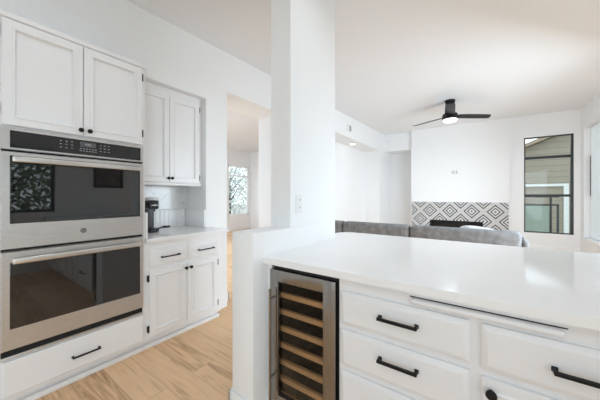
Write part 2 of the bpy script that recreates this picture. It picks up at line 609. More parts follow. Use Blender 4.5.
# windows -----------------------------------------------------------------
def window_y(name, x0, x1, z0, z1, y, fw, rails, mat, extra=None):
    """window in a wall that faces -Y"""
    r = root(name); r.location = ((x0 + x1) / 2, y, z0)
    f = MB()
    f.box(x0, x0 + fw, y - 0.03, y + 0.03, z0, z1); f.box(x1 - fw * 1.7, x1, y - 0.03, y + 0.03, z0, z1)
    f.box(x0, x1, y - 0.03, y + 0.03, z0, z0 + fw); f.box(x0, x1, y - 0.03, y + 0.03, z1 - fw, z1)
    f.build('window_frame', mat, r)
    for z, h in rails:
        MB().box(x0 + fw, x1 - fw, y - 0.034, y + 0.02, z - h / 2, z + h / 2, 0.003).build('sash_rail', mat, r)
    MB().box(x0 + fw / 2, x1 - fw / 2, y - 0.003, y + 0.003, z0 + fw / 2, z1 - fw / 2).build('window_pane', M['wglass'], r)
    return r


window_y('window_1', W1[0], W1[1], W1[2], W1[3], YB + 0.05, 0.026, [(2.175, 0.06), (1.285, 0.055)], M['frame'])


def window_x(name, x, y0, y1, z0, z1, fw, vert, horiz, mat, pane='wglass', side=1):
    r = root(name); r.location = (x, (y0 + y1) / 2, z0)
    f = MB()
    f.box(x - 0.03, x + 0.03, y0, y0 + fw, z0, z1); f.box(x - 0.03, x + 0.03, y1 - fw, y1, z0, z1)
    f.box(x - 0.03, x + 0.03, y0, y1, z0, z0 + fw); f.box(x - 0.03, x + 0.03, y0, y1, z1 - fw, z1)
    f.build('window_frame', mat, r)
    for y, w in vert:
        MB().box(x - 0.026, x + 0.026, y - w / 2, y + w / 2, z0 + fw, z1 - fw).build('mullion', mat, r)
    for z, h in horiz:
        MB().box(x - 0.026, x + 0.026, y0 + fw, y1 - fw, z - h / 2, z + h / 2).build('sash_rail', mat, r)
    MB().box(x - 0.003, x + 0.003, y0 + fw / 2, y1 - fw / 2, z0 + fw / 2, z1 - fw / 2).build('window_pane', M[pane], r)
    return r


w2 = window_x('window_2', WX + 0.125, W2[0], W2[1], W2[2], W2[3], 0.02, [], [], M['trim'])
MB().box(WX + 0.085, WX + 0.10, W2[1] - 0.06, W2[1] - 0.012, 1.28, 2.12, 0.003).build('sash_stile', M['frame'], w2)
MB().box(WX + 0.088, WX + 0.092, W2[0], W2[1] - 0.03, W2[2] + 0.01, W2[3] - 0.01).build('insect_screen', M['screen'], w2)
MB().box(WX - 0.035, WX + 0.10, W2[0] - 0.03, W2[1] - 0.002, W2[2] - 0.03, W2[2] + 0.006, 0.003).build('window_sill', M['trim'], w2)
window_x('window_3', -7.54, 6.12, 7.13, 0.56, 2.41, 0.05, [], [(2.03, 0.05)], M['trim'])
window_x('window_4', WX + 0.08, KW[0], KW[1], KW[2], KW[3], 0.04, [(0.45, 0.04)], [], M['frame'])
window_x('added_door_1', WX + 0.08, SD[0], SD[1], SD[2], SD[3], 0.05, [(4.25, 0.06)], [], M['frame'])  # unseen sliding door, added to let light into the living room
window_x('added_door_2', WX + 0.08, D2[0], D2[1], D2[2], D2[3], 0.05, [], [], M['frame'])  # unseen door behind the camera, added to let light in
r5 = window_y('added_window_5', RW[0], RW[1], RW[2], RW[3], YR - 0.07, 0.04, [], M['frame'])  # unseen rear window, added to bring in more sky light

# ================================================================ OUTSIDE
struct(MB().box(-40, 40, -30, 40, -0.45, -0.35).build('ground', M['ground']))

hs = thing('neighbour_house', 'beige lap sided neighbouring house seen through the tall black framed window', 'house', (3.0, 13.2, -0.35))
hy = 13.0
FYz = lambda a, b, h: Vector((a, h, b))
MB().prism([(-0.6, -0.35), (7.5, -0.35), (7.5, 5.75), (-0.6, 2.27)], hy, hy + 3.0, FYz).build('siding_wall', M['siding'], hs)
MB().prism([(-1.2, 2.03), (7.5, 5.77), (7.5, 5.90), (-1.2, 2.16)], hy - 0.35, hy + 3.0, FYz).build('roof_slope', M['fascia'], hs)
MB().box(2.31, 2.44, hy - 0.05, hy, -0.35, 1.72).build('corner_board', M['white_out'], hs)
MB().box(0.2, 2.31, hy - 0.05, hy, 1.63, 1.72).build('band_board', M['white_out'], hs)

rl = thing('balcony_railing', 'green glass balcony railing with black posts outside the tall window', 'railing', (0.9, 9.6, -0.35))
ry = 9.6
MB().box(-0.6, 1.62, ry - 0.025, ry + 0.025, 1.015, 1.06, 0.003).build('top_rail', M['frame'], rl)
MB().box(-0.6, 1.62, ry - 0.02, ry + 0.02, 1.235, 1.265, 0.003).build('upper_rail', M['frame'], rl)
for x, zz in ((-0.58, 1.26), (1.46, 1.26), (1.60, 1.06)):
    MB().box(x - 0.022, x + 0.022, ry - 0.02, ry + 0.02, -0.35, zz, 0.003).build('post', M['frame'], rl)
MB().box(-0.56, 1.44, ry - 0.006, ry + 0.006, -0.2, 1.015).build('glass_panel', M['gglass'], rl)


def tree(label, c, rad, h, n, mat, seed, leaf=0.09):
    rnd = random.Random(seed)
    t = thing('tree', label, 'tree', (c[0], c[1], -0.35))
    tr = MB(); tr.cyl((c[0], c[1], -0.35), (c[0] + 0.05, c[1], h * 0.55), 0.09, 0.05, 12)
    for k in range(7):
        a = k * 2.4
        z0 = h * (0.3 + 0.05 * k)
        tr.cyl((c[0] + 0.03, c[1], z0), (c[0] + rad * 0.6 * math.cos(a), c[1] + rad * 0.6 * math.sin(a), z0 + h * 0.25), 0.035, 0.012, 8)
    tr.build('trunk', M['bark'], t)
    fo = MB()
    for i in range(n):
        while True:
            p = Vector((rnd.uniform(-1, 1), rnd.uniform(-1, 1), rnd.uniform(-1, 1)))
            if p.length < 1:
                break
        p = Vector((c[0] + p.x * rad, c[1] + p.y * rad, h * 0.55 + p.z * h * 0.45))
        d = Vector((rnd.gauss(0, 1), rnd.gauss(0, 1), rnd.gauss(0, 1))).normalized()
        e = d.orthogonal().normalized()
        s = leaf * rnd.uniform(0.6, 1.4)
        fo.quad([p - d * s, p + e * s * 0.45, p + d * s, p - e * s * 0.45])
    fo.build('foliage', mat, t, smooth=False)
    return t


tree('dark green leafy tree outside mirrored in the upper oven glass', (4.3, 0.9), 1.1, 3.4, 1900, M['leaf'], 3)
tree('pale leafy tree outside the white framed hall window', (-9.6, 7.9), 1.2, 3.2, 2600, M['leaf2'], 5, 0.06)

# ================================================================ LEFT CABINETRY
XC = -2.26
L = FX(XC)
DOOR = [(0, 0), (0, 0.017), (0.003, 0.020), (0.040, 0.020), (0.045, 0.024), (0.052, 0.0235), (0.058, 0.006), (0.066, 0.004), (0.0665, 0.004)]
BDOOR = [(0, 0), (0, 0.014), (0.004, 0.018), (0.036, 0.019), (0.042, 0.024), (0.050, 0.023), (0.057, 0.006), (0.064, 0.005), (0.074, 0.012), (0.0745, 0.012)]
DRAWER = [(0, 0), (0, 0.010), (0.004, 0.013), (0.014, 0.015), (0.024, 0.021), (0.0245, 0.021)]


def pull(F, u0, u1, v, n0, parent, t=0.010, out=0.030):
    """square black bar pull on two flared feet"""
    mb = MB()
    def bx(ua, ub, va, vb, na, nb, bev=0.0015):
        a = F(ua, va, na); b = F(ub, vb, nb)
        mb.box(min(a.x, b.x), max(a.x, b.x), min(a.y, b.y), max(a.y, b.y), min(a.z, b.z), max(a.z, b.z), bev)
    bx(u0, u1, v - t / 2, v + t / 2, n0 + out - t, n0 + out)
    for u in (u0, u1 - t):
        bx(u, u + t, v - t / 2, v + t / 2, n0, n0 + out - t / 2)
        bx(u - 0.002, u + t + 0.002, v - t / 2 - 0.002, v + t / 2 + 0.002, n0, n0 + 0.004)
    return mb.build('handle', M['black'], parent)


def knob(F, u, v, n0, parent, r=0.015):
    a = F(u, v, n0); ax = (F(u, v, n0 + 1) - a)
    return MB().lathe([(r * 0.55, 0), (r * 0.42, 0.006), (r * 0.45, 0.012), (r * 0.95, 0.016), (r, 0.022), (r * 0.85, 0.027), (r * 0.3, 0.029)], a, ax, 20).build('knob', M['black'], parent)


def hinge(F, u, v, n0, parent, mat, h=0.05):
    mb = MB()
    mb.cyl(F(u, v - h / 2, n0 + 0.006), F(u, v + h / 2, n0 + 0.006), 0.0055, seg=12)
    mb.cyl(F(u, v - h / 2 - 0.005, n0 + 0.006), F(u, v + h / 2 + 0.005, n0 + 0.006), 0.0035, seg=8)
    a, b = F(u - 0.012, v - h / 2, n0), F(u + 0.003, v + h / 2, n0 + 0.003)
    mb.box(min(a.x, b.x), max(a.x, b.x), min(a.y, b.y), max(a.y, b.y), a.z, b.z)
    return mb.build('hinge', mat, parent)


# ---- tall oven cabinet
T0, T1 = 0.182, 1.000
tc = thing('oven_cabinet', 'tall white cabinet housing the double oven, two panelled doors above and one drawer below', 'cabinet', (-2.6, 0.59, 0))
b = MB()
b.box(-2.92, XC, T0, 0.218, 0.085, 2.31); b.box(-2.92, XC, 0.9815, T1, 0.085, 2.31)
b.box(-2.92, XC, 0.218, 0.9815, 1.676, 2.31)
b.box(-2.92, XC, 0.218, 0.9815, 0.085, 0.318)
b.box(-2.92, -2.90, 0.218, 0.9815, 0.318, 1.676)
b.build('carcass', M['cab'], tc)
c = MB(); c.panel(L, T0 - 0.0, T1, 2.30, 2.338, [(0, -0.3), (0, 0.012), (0.006, 0.022), (0.012, 0.022), (0.0125, 0.022)]); c.build('top_moulding', M['cab'], tc)
k = MB(); k.box(-2.92, -2.312, T0, T1, 0, 0.085); k.box(-2.312, -2.280, T0, T1, 0, 0.034, 0.006); k.box(-2.312, -2.268, T0, T1, 0.068, 0.085, 0.005); k.build('plinth', M['cab'], tc)
for y0, y1, ku, hu in ((0.226, 0.595, 0.580, 0.211), (0.600, 0.972, 0.628, 0.977)):
    d = MB().panel(L, y0, y1, 1.684, 2.296, DOOR).build('cabinet_door', M['cab'], tc)
    knob(L, ku, 1.718, 0.020, d)
    for v in (2.225, 1.775):
        hinge(L, hu, v, 0.008, d, M['hinge'])
dr = MB().panel(L, 0.232, 0.980, 0.108, 0.312, [(0, 0), (0, 0.016), (0.004, 0.020), (0.0045, 0.020)]).build('drawer', M['cab'], tc)
pull(L, 0.535, 0.690, 0.196, 0.020, dr)

# ---- double oven
O0, O1 = 0.220, 0.980
ov = thing('double_oven', 'built-in stainless steel double wall oven with black glass doors', 'oven', (-2.5, 0.6, 0.34))
MB().box(-2.89, XC - 0.012, 0.226, 0.974, 0.345, 1.668).build('oven_body', M['dark'], ov)
tr = MB(); tr.box(XC - 0.010, XC + 0.004, O0, O1, 0.322, 1.674); tr.build('trim_flange', M['steel'], ov)
cp = MB().panel(L, O0 + 0.002, O1 - 0.002, 1.540, 1.672, [(0, 0.004), (0, 0.022), (0.003, 0.026), (0.0035, 0.026)]).build('control_panel', M['steel'], ov)
cg = MB().panel(L, 0.257, 0.956, 1.553, 1.652, [(0, 0.026), (0, 0.028), (0.001, 0.029), (0.0015, 0.029)]).build('control_glass', M['panel'], cp)
MB().box(XC + 0.029, XC + 0.0297, 0.575, 0.665, 1.606, 1.640).build('display', M['disp'], cp)
for i in range(3):
    MB().box(XC + 0.0297, XC + 0.0301, 0.605 + i * 0.012, 0.613 + i * 0.012, 1.620, 1.630).build('display_digit', M['btn'], cp)
bt = None
spots = [(0.478 + 0.028 * i, 1.630 - 0.021 * j) for i in range(3) for j in range(3)] + \
        [(0.580 + 0.0165 * i, 1.594 - 0.015 * j) for i in range(6) for j in range(2)] + \
        [(0.692 + 0.024 * i, 1.630 - 0.021 * j) for i in range(3) for j in range(3)]
for (u, v) in spots:
    if bt is None:
        bt = MB().box(XC + 0.029, XC + 0.0297, u - 0.0055, u + 0.0055, v - 0.0022, v + 0.0022).build('button', M['btn'], cp)
        b0 = (u, v)
    else:
        o = bt.copy(); COL.objects.link(o); o.parent = cp
        o.location = (0, u - b0[0], v - b0[1])


def oven_door(z0, z1, g0, g1, hz, badge):
    d = MB().panel(L, O0 + 0.002, O1 - 0.002, z0, z1, [(0, 0.004), (0, 0.024), (0.004, 0.030), (0.0045, 0.030)]).build('oven_door', M['steel'], ov)
    MB().panel(L, 0.256, 0.951, g0, g1, [(0, 0.030), (0, 0.0315), (0.002, 0.0325), (0.0025, 0.0325)]).build('door_glass', M['oglass'], d)
    h = MB()
    h.box(XC + 0.058, XC + 0.078, 0.262, 0.944, hz - 0.017, hz + 0.017, 0.008, 4)
    for y in (0.270, 0.916):
        h.box(XC + 0.030, XC + 0.066, y, y + 0.020, hz - 0.010, hz + 0.010, 0.003)
    h.build('door_handle', M['steel_h'], d)
    if badge:
        bm = MB()
        yc, zc = 0.594, (z0 + g0) / 2 + 0.001
        bm.lathe([(0.0175, 0), (0.0175, 0.003), (0.0145, 0.003), (0.0145, 0.002), (0.001, 0.002)], (XC + 0.030, yc, zc), (1, 0, 0), 28)
        tx = bpy.data.curves.new('monogram', 'FONT'); tx.body = 'GE'; tx.size = 0.017; tx.align_x = 'CENTER'; tx.align_y = 'CENTER'; tx.extrude = 0.0006; tx.shear = 0.3
        to = bpy.data.objects.new('monogram', tx); COL.objects.link(to)
        bpy.context.view_layer.update()
        me = bpy.data.meshes.new_from_object(to.evaluated_get(bpy.context.evaluated_depsgraph_get()))
        bb = bmesh.new(); bb.from_mesh(me)
        for v in bb.verts:
            x, y, z = v.co
            v.co = Vector((XC + 0.0326 + z, yc + x, zc + y))
        bm._merge(bb)
        bpy.data.objects.remove(to); bpy.data.curves.remove(tx); bpy.data.meshes.remove(me)
        bm.build('badge', M['badge'], d)
    return d


oven_door(0.962, 1.530, 1.110, 1.506, 1.483, True)
oven_door(0.378, 0.948, 0.500, 0.884, 0.896, False)
MB().box(XC + 0.004, XC + 0.010, O0 + 0.004, O1 - 0.004, 0.340, 0.374).build('vent_grille', M['void'], ov)
MB().box(XC + 0.004, XC + 0.016, O0, O1, 0.324, 0.338, 0.002).build('bottom_trim', M['steel'], ov)
MB().box(XC + 0.004, XC + 0.012, O0 + 0.004, O1 - 0.004, 0.950, 0.960).build('door_gap', M['void'], ov)
MB().box(XC + 0.004, XC + 0.012, O0 + 0.004, O1 - 0.004, 1.532, 1.539).build('panel_gap', M['void'], ov)

# ---- low cabinet under the coffee nook
N0, N1 = 1.001, 1.836
lc = thing('base_cabinet', 'low white cabinet beside the ovens, two small drawers over two panelled doors', 'cabinet', (-2.6, 1.4, 0))
ZF = lambda a, b, h: Vector((a, b, h))
MB().prism([(-2.92, N0), (XC, N0), (XC, 1.832), (-2.536, 1.832), (-2.536, 1.764), (-2.92, 1.764)], 0.085, 0.888, ZF).build('carcass', M['cab'], lc)
k = MB(); k.box(-2.92, -2.312, N0, 1.745, 0, 0.085); k.box(-2.312, -2.280, N0, 1.752, 0, 0.034, 0.006); k.box(-2.312, -2.268, N0, 1.762, 0.068, 0.085, 0.005); k.build('plinth', M['cab'], lc)
for y0, y1, p0, p1 in ((1.030, 1.356, 1.120, 1.282), (1.378, 1.704, 1.472, 1.642)):
    d = MB().panel(L, y0, y1, 0.680, 0.826, DRAWER).build('drawer', M['cab'], lc)
    pull(L, p0, p1, 0.754, 0.021, d)
for y0, y1, ku, hu, hm in ((1.030, 1.358, 1.344, 1.024, 'hinge'), (1.364, 1.700, 1.392, 1.706, 'nickel')):
    d = MB().panel(L, y0, y1, 0.112, 0.656, BDOOR).build('cabinet_door', M['cab'], lc)
    knob(L, ku, 0.612, 0.019, d)
    for v in (0.592, 0.175):
        hinge(L, hu, v, 0.008, d, M[hm])

wt = MB(); wt.prism([(-2.93, 1.002), (-2.232, 1.002), (-2.232, 1.838), (-2.536, 1.838), (-2.536, 1.765), (-2.93, 1.765)], 0.889, 0.920, ZF, 0.003)
tag(wt.build('worktop', M['quartz']), 'short white worktop over the low cabinet beside the ovens', 'worktop')

# ---- nook linings
up = MB(); up.box(-2.938, -2.922, 1.022, 1.745, 1.122, 1.378)
tag(up.build('backsplash_panel', M['marble']), 'grey veined marble panel on the back of the coffee nook', 'backsplash')
ls = MB(); ls.box(-2.921, -2.300, 1.750, 1.7655, 1.108, 1.378) if False else None
sp = MB()
sp.box(-2.938, -2.918, 1.022, 1.745, 0.9205, 1.12, 0.003)
for i in range(14):
    yy = 1.045 + i * 0.05
    sp.box(-2.918, -2.915, yy, yy + 0.044, 0.9205, 1.116, 0.001)
sp.box(-2.938, WL - 0.004, 1.746, 1.7655, 0.9205, 1.12, 0.003)
sp.box(-2.938, -2.252, 1.002, 1.020, 0.9205, 1.135, 0.003)
tag(sp.build('splash_strip', M['trim']), 'low grooved white splash strip around the coffee nook worktop', 'backsplash')

# ---- wall cabinet over the nook
U = FX(-2.615)
uc = thing('wall_cabinet', 'white two-door wall cabinet recessed above the coffee nook', 'cabinet', (-2.8, 1.38, 1.38))
b = MB(); b.box(-2.935, -2.615, 1.002, 1.765, 1.395, 2.362); b.box(-2.64, -2.598, 1.002, 1.765, 1.380, 1.402, 0.003)
b.build('carcass', M['cab'], uc)
for y0, y1, ku, hu in ((1.015, 1.383, 1.366, 1.009), (1.387, 1.722, 1.404, 1.727)):
    d = MB().panel(U, y0, y1, 1.412, 2.290, DOOR).build('cabinet_door', M['cab'], uc)
    knob(U, ku, 1.452, 0.020, d, 0.015)
    for v in (2.235, 1.475):
        hinge(U, hu, v, 0.008, d, M['hinge'])

# ---- coffee maker
cm = thing('coffee_maker', 'black pod coffee maker with silver lid standing in the nook', 'coffee maker', (-2.66, 1.235, 0.9205))
cx, cy = -2.66, 1.215
MB().lathe([(0.060, 0), (0.064, 0.004), (0.064, 0.030), (0.058, 0.038), (0.01, 0.039)], (cx, cy + 0.025, 0.9205), (0, 0, 1), 32).build('base', M['cof'], cm)
MB().box(cx - 0.055, cx + 0.050, cy - 0.055, cy + 0.030, 0.955, 1.160, 0.018, 3).build('body', M['cofg'], cm)
hd = MB().lathe([(0.050, 0), (0.062, 0.006), (0.064, 0.02), (0.064, 0.075), (0.058, 0.086), (0.02, 0.088)], (cx, cy + 0.022, 1.142), (0, 0, 1), 32).build('brew_head', M['cof'], cm)
MB().box(cx + 0.052, cx + 0.067, cy - 0.005, cy + 0.050, 1.178, 1.188, 0.002).build('silver_band', M['silver'], hd)
MB().lathe([(0.058, 0), (0.061, 0.004), (0.058, 0.018), (0.045, 0.026), (0.01, 0.028)], (cx, cy + 0.022, 1.231), (0, 0, 1), 32).build('lid', M['silver'], cm)
MB().cyl((cx, cy + 0.045, 1.120), (cx, cy + 0.045, 1.146), 0.012, 0.016).build('spout', M['cof'], cm)
MB().tube([(cx + 0.02, cy + 0.06, 0.945), (cx + 0.03, cy + 0.10, 0.958), (cx + 0.035, cy + 0.125, 0.960)], 0.008).lathe([(0.030, 0), (0.036, 0.004), (0.036, 0.018), (0.032, 0.021), (0.01, 0.021)], (cx + 0.04, cy + 0.150, 0.953), (0, 0, 1), 24).build('drip_tray', M['cof'], cm)

# ================================================================ PENINSULA
YC = 1.135
I = FY(YC)
IDR = [(0, 0), (0, 0.012), (0.020, 0.023), (0.0205, 0.023)]
pc = thing('peninsula_cabinet', 'white peninsula cabinet with drawers and black bar pulls below the long worktop', 'cabinet', (0.4, 1.45, 0))
b = MB()
b.box(-0.570, WX - 0.006, YC, 1.76, 0.10, 0.882)
b.box(-1.038, -1.004, YC, 1.76, 0.0, 0.882)                    # filler against the half wall
b.box(-1.004, -0.570, 1.72, 1.76, 0.0, 0.882)
b.build('carcass', M['cab2'], pc)
MB().box(-0.570, WX - 0.006, YC + 0.07, 1.74, 0, 0.10).build('plinth', M['cab2'], pc)
for z0, z1, hz in ((0.668, 0.820, 0.752), (0.474, 0.640, 0.574), (0.115, 0.446, 0.300)):
    d = MB().panel(I, -0.556, -0.042, z0, z1, IDR).build('drawer', M['cab2'], pc)
    pull(I, -0.371, -0.213, hz, 0.023, d, 0.012, 0.034)
for x0, x1 in ((-0.008, 0.555), (0.590, 1.150)):
    d = MB().panel(I, x0, x1, 0.660, 0.818, IDR).build('drawer', M['cab2'], pc)
    xc = (x0 + x1) / 2
    pull(I, x0 + 0.180, x1 - 0.205, 0.736, 0.023, d, 0.012, 0.034)
    for a0, a1, ku in ((x0, xc - 0.002, x0 + 0.028), (xc + 0.002, x1, x1 - 0.028)):
        e = MB().panel(I, a0, a1, 0.115, 0.634, BDOOR).build('cabinet_door', M['cab2'], pc)
        knob(I, ku, 0.592, 0.018, e, 0.017)
bd = MB()
bd.box(-0.243, 0.203, YC - 0.027, YC + 0.02, 0.836, 0.857, 0.008, 3)
bd.build('pull_out_board', M['cab2'], pc)
MB().box(-0.250, 0.212, YC - 0.0015, YC + 0.01, 0.8575, 0.8610).build('board_slot', M['void'], pc)

R = 0.13
out = [(-1.039, 1.098), (WX - 0.004, 1.098), (WX - 0.004, 2.35)]
out += [(-1.15 + R - R * math.sin(t), 2.35 - R + R * math.cos(t)) for t in [i * PI / 2 / 10 for i in range(11)]]
out += [(-1.15, 1.992), (-1.039, 1.992)]
wt2 = MB().prism(out, 0.884, 0.920, lambda a, b, h: Vector((a, b, h)), 0.002)
tag(wt2.build('worktop', M['quartz']), 'long white peninsula worktop with a rounded far corner by the column', 'worktop')

# ---- wine cooler
wcx0, wcx1 = -0.998, -0.584
wn = thing('wine_cooler', 'narrow stainless steel wine cooler with glass door and wooden shelf fronts', 'wine cooler', (-0.795, 1.4, 0))
b = MB()
b.box(wcx0 + 0.004, wcx0 + 0.022, YC + 0.012, 1.71, 0.03, 0.862); b.box(wcx1 - 0.018, wcx1 + 0.002, YC + 0.012, 1.71, 0.03, 0.862)
b.box(wcx0 + 0.022, wcx1 - 0.018, YC + 0.012, 1.71, 0.03, 0.12); b.box(wcx0 + 0.022, wcx1 - 0.018, YC + 0.012, 1.71, 0.835, 0.862)
b.box(wcx0 + 0.022, wcx1 - 0.018, 1.66, 1.71, 0.12, 0.835)
b.build('liner', M['dark'], wn)
MB().box(wcx0 + 0.006, wcx1 - 0.004, YC + 0.012, YC + 0.06, 0.0, 0.095).build('toe_grille', M['void'], wn)
gx0, gx1, gz0, gz1 = -0.938, -0.650, 0.160, 0.793
d = MB()
d.box(wcx0, gx0, YC - 0.022, YC + 0.008, 0.10, 0.856, 0.002); d.box(gx1, wcx1, YC - 0.022, YC + 0.008, 0.10, 0.856, 0.002)
d.box(gx0 - 0.003, gx1 + 0.003, YC - 0.0219, YC + 0.008, gz1, 0.856, 0.001); d.box(gx0 - 0.003, gx1 + 0.003, YC - 0.0219, YC + 0.008, 0.10, gz0, 0.001)
df = d.build('door_frame', M['steel_c'], wn)
MB().box(gx0, gx1, YC - 0.016, YC - 0.008, gz0, gz1).build('door_glass', M['cglass'], df)
h = MB()
h.cyl((-0.965, YC - 0.060, 0.135), (-0.965, YC - 0.060, 0.757), 0.0075, seg=18, bev=0.001)
for z in (0.270, 0.705):
    h.cyl((-0.965, YC - 0.060, z), (-0.965, YC - 0.020, z), 0.0055, seg=14)
h.build('door_handle', M['steel_c'], df)
sh0 = None
for i in range(7):
    z = 0.704 - 0.0965 * i
    if sh0 is None:
        sh = MB(); sh.box(wcx0 + 0.030, wcx1 - 0.026, YC + 0.020, YC + 0.042, z - 0.014, z + 0.014, 0.003)
        sh0 = sh.build('shelf', M['beech'], wn)
        rk = MB()
        for q in range(6):
            xq = wcx0 + 0.05 + q * 0.062
            rk.cyl((xq, YC + 0.042, z - 0.006), (xq, 1.64, z - 0.006), 0.003, seg=8)
        rk0 = rk.build('wire_rack', M['dark'], sh0)
    else:
        s = sh0.copy(); COL.objects.link(s); s.parent = wn; s.location = (0, 0, -0.0965 * i)
        r_ = rk0.copy(); COL.objects.link(r_); r_.parent = s
MB().box(-0.5815, -0.572, YC + 0.004, YC + 0.02, 0.0, 0.880).box(-1.003, -0.572, YC + 0.006, YC + 0.02, 0.864, 0.882).build('gap_shade_strip', M['void'], wn)  # black strips paint the shade in the gaps around the cooler

# ================================================================ ON THE WALLS
# outlet on the column
op = thing('wall_outlet', 'white duplex outlet plate low on the white column', 'outlet', (-1.040, 1.455, 1.217))
K = FX(-1.0405)
MB().panel(K, 1.418, 1.492, 1.155, 1.280, [(0, 0), (0, 0.003), (0.003, 0.006), (0.0035, 0.006)]).build('cover_plate', M['plastic'], op)
for zc in (1.192, 1.243):
    r_ = MB().panel(K, 1.436, 1.474, zc - 0.017, zc + 0.017, [(0, 0.006), (0, 0.008), (0.003, 0.009), (0.0035, 0.009)]).build('receptacle', M['plastic'], op)
    for y in (1.447, 1.463):
        MB().box(-1.0316, -1.0310, y - 0.0015, y + 0.0015, zc - 0.004, zc + 0.008).build('slot', M['slot'], r_)

# small vent high on the left wall
V = FX(WL)
vt = thing('wall_vent', 'small white vent with dark grille high on the wall above the nook', 'vent', (WL, 5.53, 2.84))
MB().panel(V, 5.42, 5.64, 2.765, 2.905, [(0, 0), (0, 0.010), (0.006, 0.016), (0.0065, 0.016)]).build('housing', M['plastic'], vt)
g = MB(); g.box(WL + 0.016, WL + 0.018, 5.515, 5.635, 2.770, 2.900); g.build('grille', M['greyslot'], vt)
for i in range(5):
    MB().box(WL + 0.018, WL + 0.021, 5.520, 5.630, 2.782 + i * 0.025, 2.788 + i * 0.025).build('louvre', M['slot'], vt)

# plate above the fireplace
B = FY(8.1)
pl = thing('wall_plate', 'small white cable plate high on the wall above the fireplace', 'wall plate', (-0.64, 8.1, 1.91))
MB().panel(B, -0.735, -0.560, 1.855, 1.965, [(0, 0), (0, 0.005), (0.004, 0.009), (0.0045, 0.009)]).build('cover_plate', M['plastic'], pl)
for x in (-0.680, -0.600):
    MB().box(x - 0.016, x + 0.016, 8.086, 8.091, 1.872, 1.948, 0.001).build('socket', M['greyslot'], pl)

lens_bright = pmat('nook_lens', (0.9, 0.9, 0.9), 0.4, var=0.0, emit=((1.0, 0.99, 0.97), 7.0))
# recessed light in the nook ceiling
dl = thing('downlight', 'round recessed light in the ceiling of the white nook', 'ceiling light', (-2.76, 6.25, 2.615))
MB().lathe([(0.085, 0), (0.085, -0.004), (0.066, -0.010), (0.064, -0.004), (0.064, 0)], (-2.76, 6.25, 2.6198), (0, 0, 1), 32).build('trim_ring', M['plastic'], dl)
MB().cyl((-2.76, 6.25, 2.6095), (-2.76, 6.25, 2.6185), 0.0635, seg=32).build('lens', lens_bright, dl)

# ---- fireplace
ts = MB()
ts.box(-1.722, FB[0], 8.084, 8.0995, 0.0, 1.11); ts.box(FB[1], 0.486, 8.084, 8.0995, 0.0, 1.11)
ts.box(FB[0], FB[1], 8.084, 8.0995, FB[3], 1.11); ts.box(FB[0], FB[1], 8.084, 8.0995, 0.0, FB[2])
tag(ts.build('fireplace_surround', M['tile']), 'fireplace surround of white tiles with grey concentric diamonds', 'fireplace surround')
fp = thing('electric_fireplace', 'long black linear fireplace set into the diamond tiled surround', 'fireplace', ((FB[0] + FB[1]) / 2, 8.15, FB[2]))
f = MB()
f.box(FB[0] + 0.002, FB[1] - 0.002, 8.076, 8.12, FB[3] - 0.035, FB[3] - 0.002, 0.003); f.box(FB[0] + 0.002, FB[1] - 0.002, 8.076, 8.12, FB[2] + 0.002, FB[2] + 0.035, 0.003)
f.box(FB[0] + 0.002, FB[0] + 0.03, 8.076, 8.12, FB[2] + 0.002, FB[3] - 0.002, 0.003); f.box(FB[1] - 0.03, FB[1] - 0.002, 8.076, 8.12, FB[2] + 0.002, FB[3] - 0.002, 0.003)
f.build('frame', M['black'], fp)
MB().box(FB[0] + 0.004, FB[1] - 0.004, 8.26, 8.298, FB[2] + 0.004, FB[3] - 0.004).build('firebox_back', M['dark'], fp)
MB().box(FB[0] + 0.03, FB[1] - 0.03, 8.095, 8.101, FB[2] + 0.035, FB[3] - 0.035).build('glass_front', M['cglass'], fp)
em = MB()
rnd = random.Random(4)
for i in range(26):
    x = FB[0] + 0.08 + i * 0.043
    em.lathe([(0.01, 0), (0.03, 0.008), (0.034, 0.025), (0.02, 0.045), (0.005, 0.05)], (x, 8.17 + rnd.uniform(-0.03, 0.05), FB[2] + 0.004), (0, 0, 1), 7)
em.build('ember_bed', M['cofg'], fp)

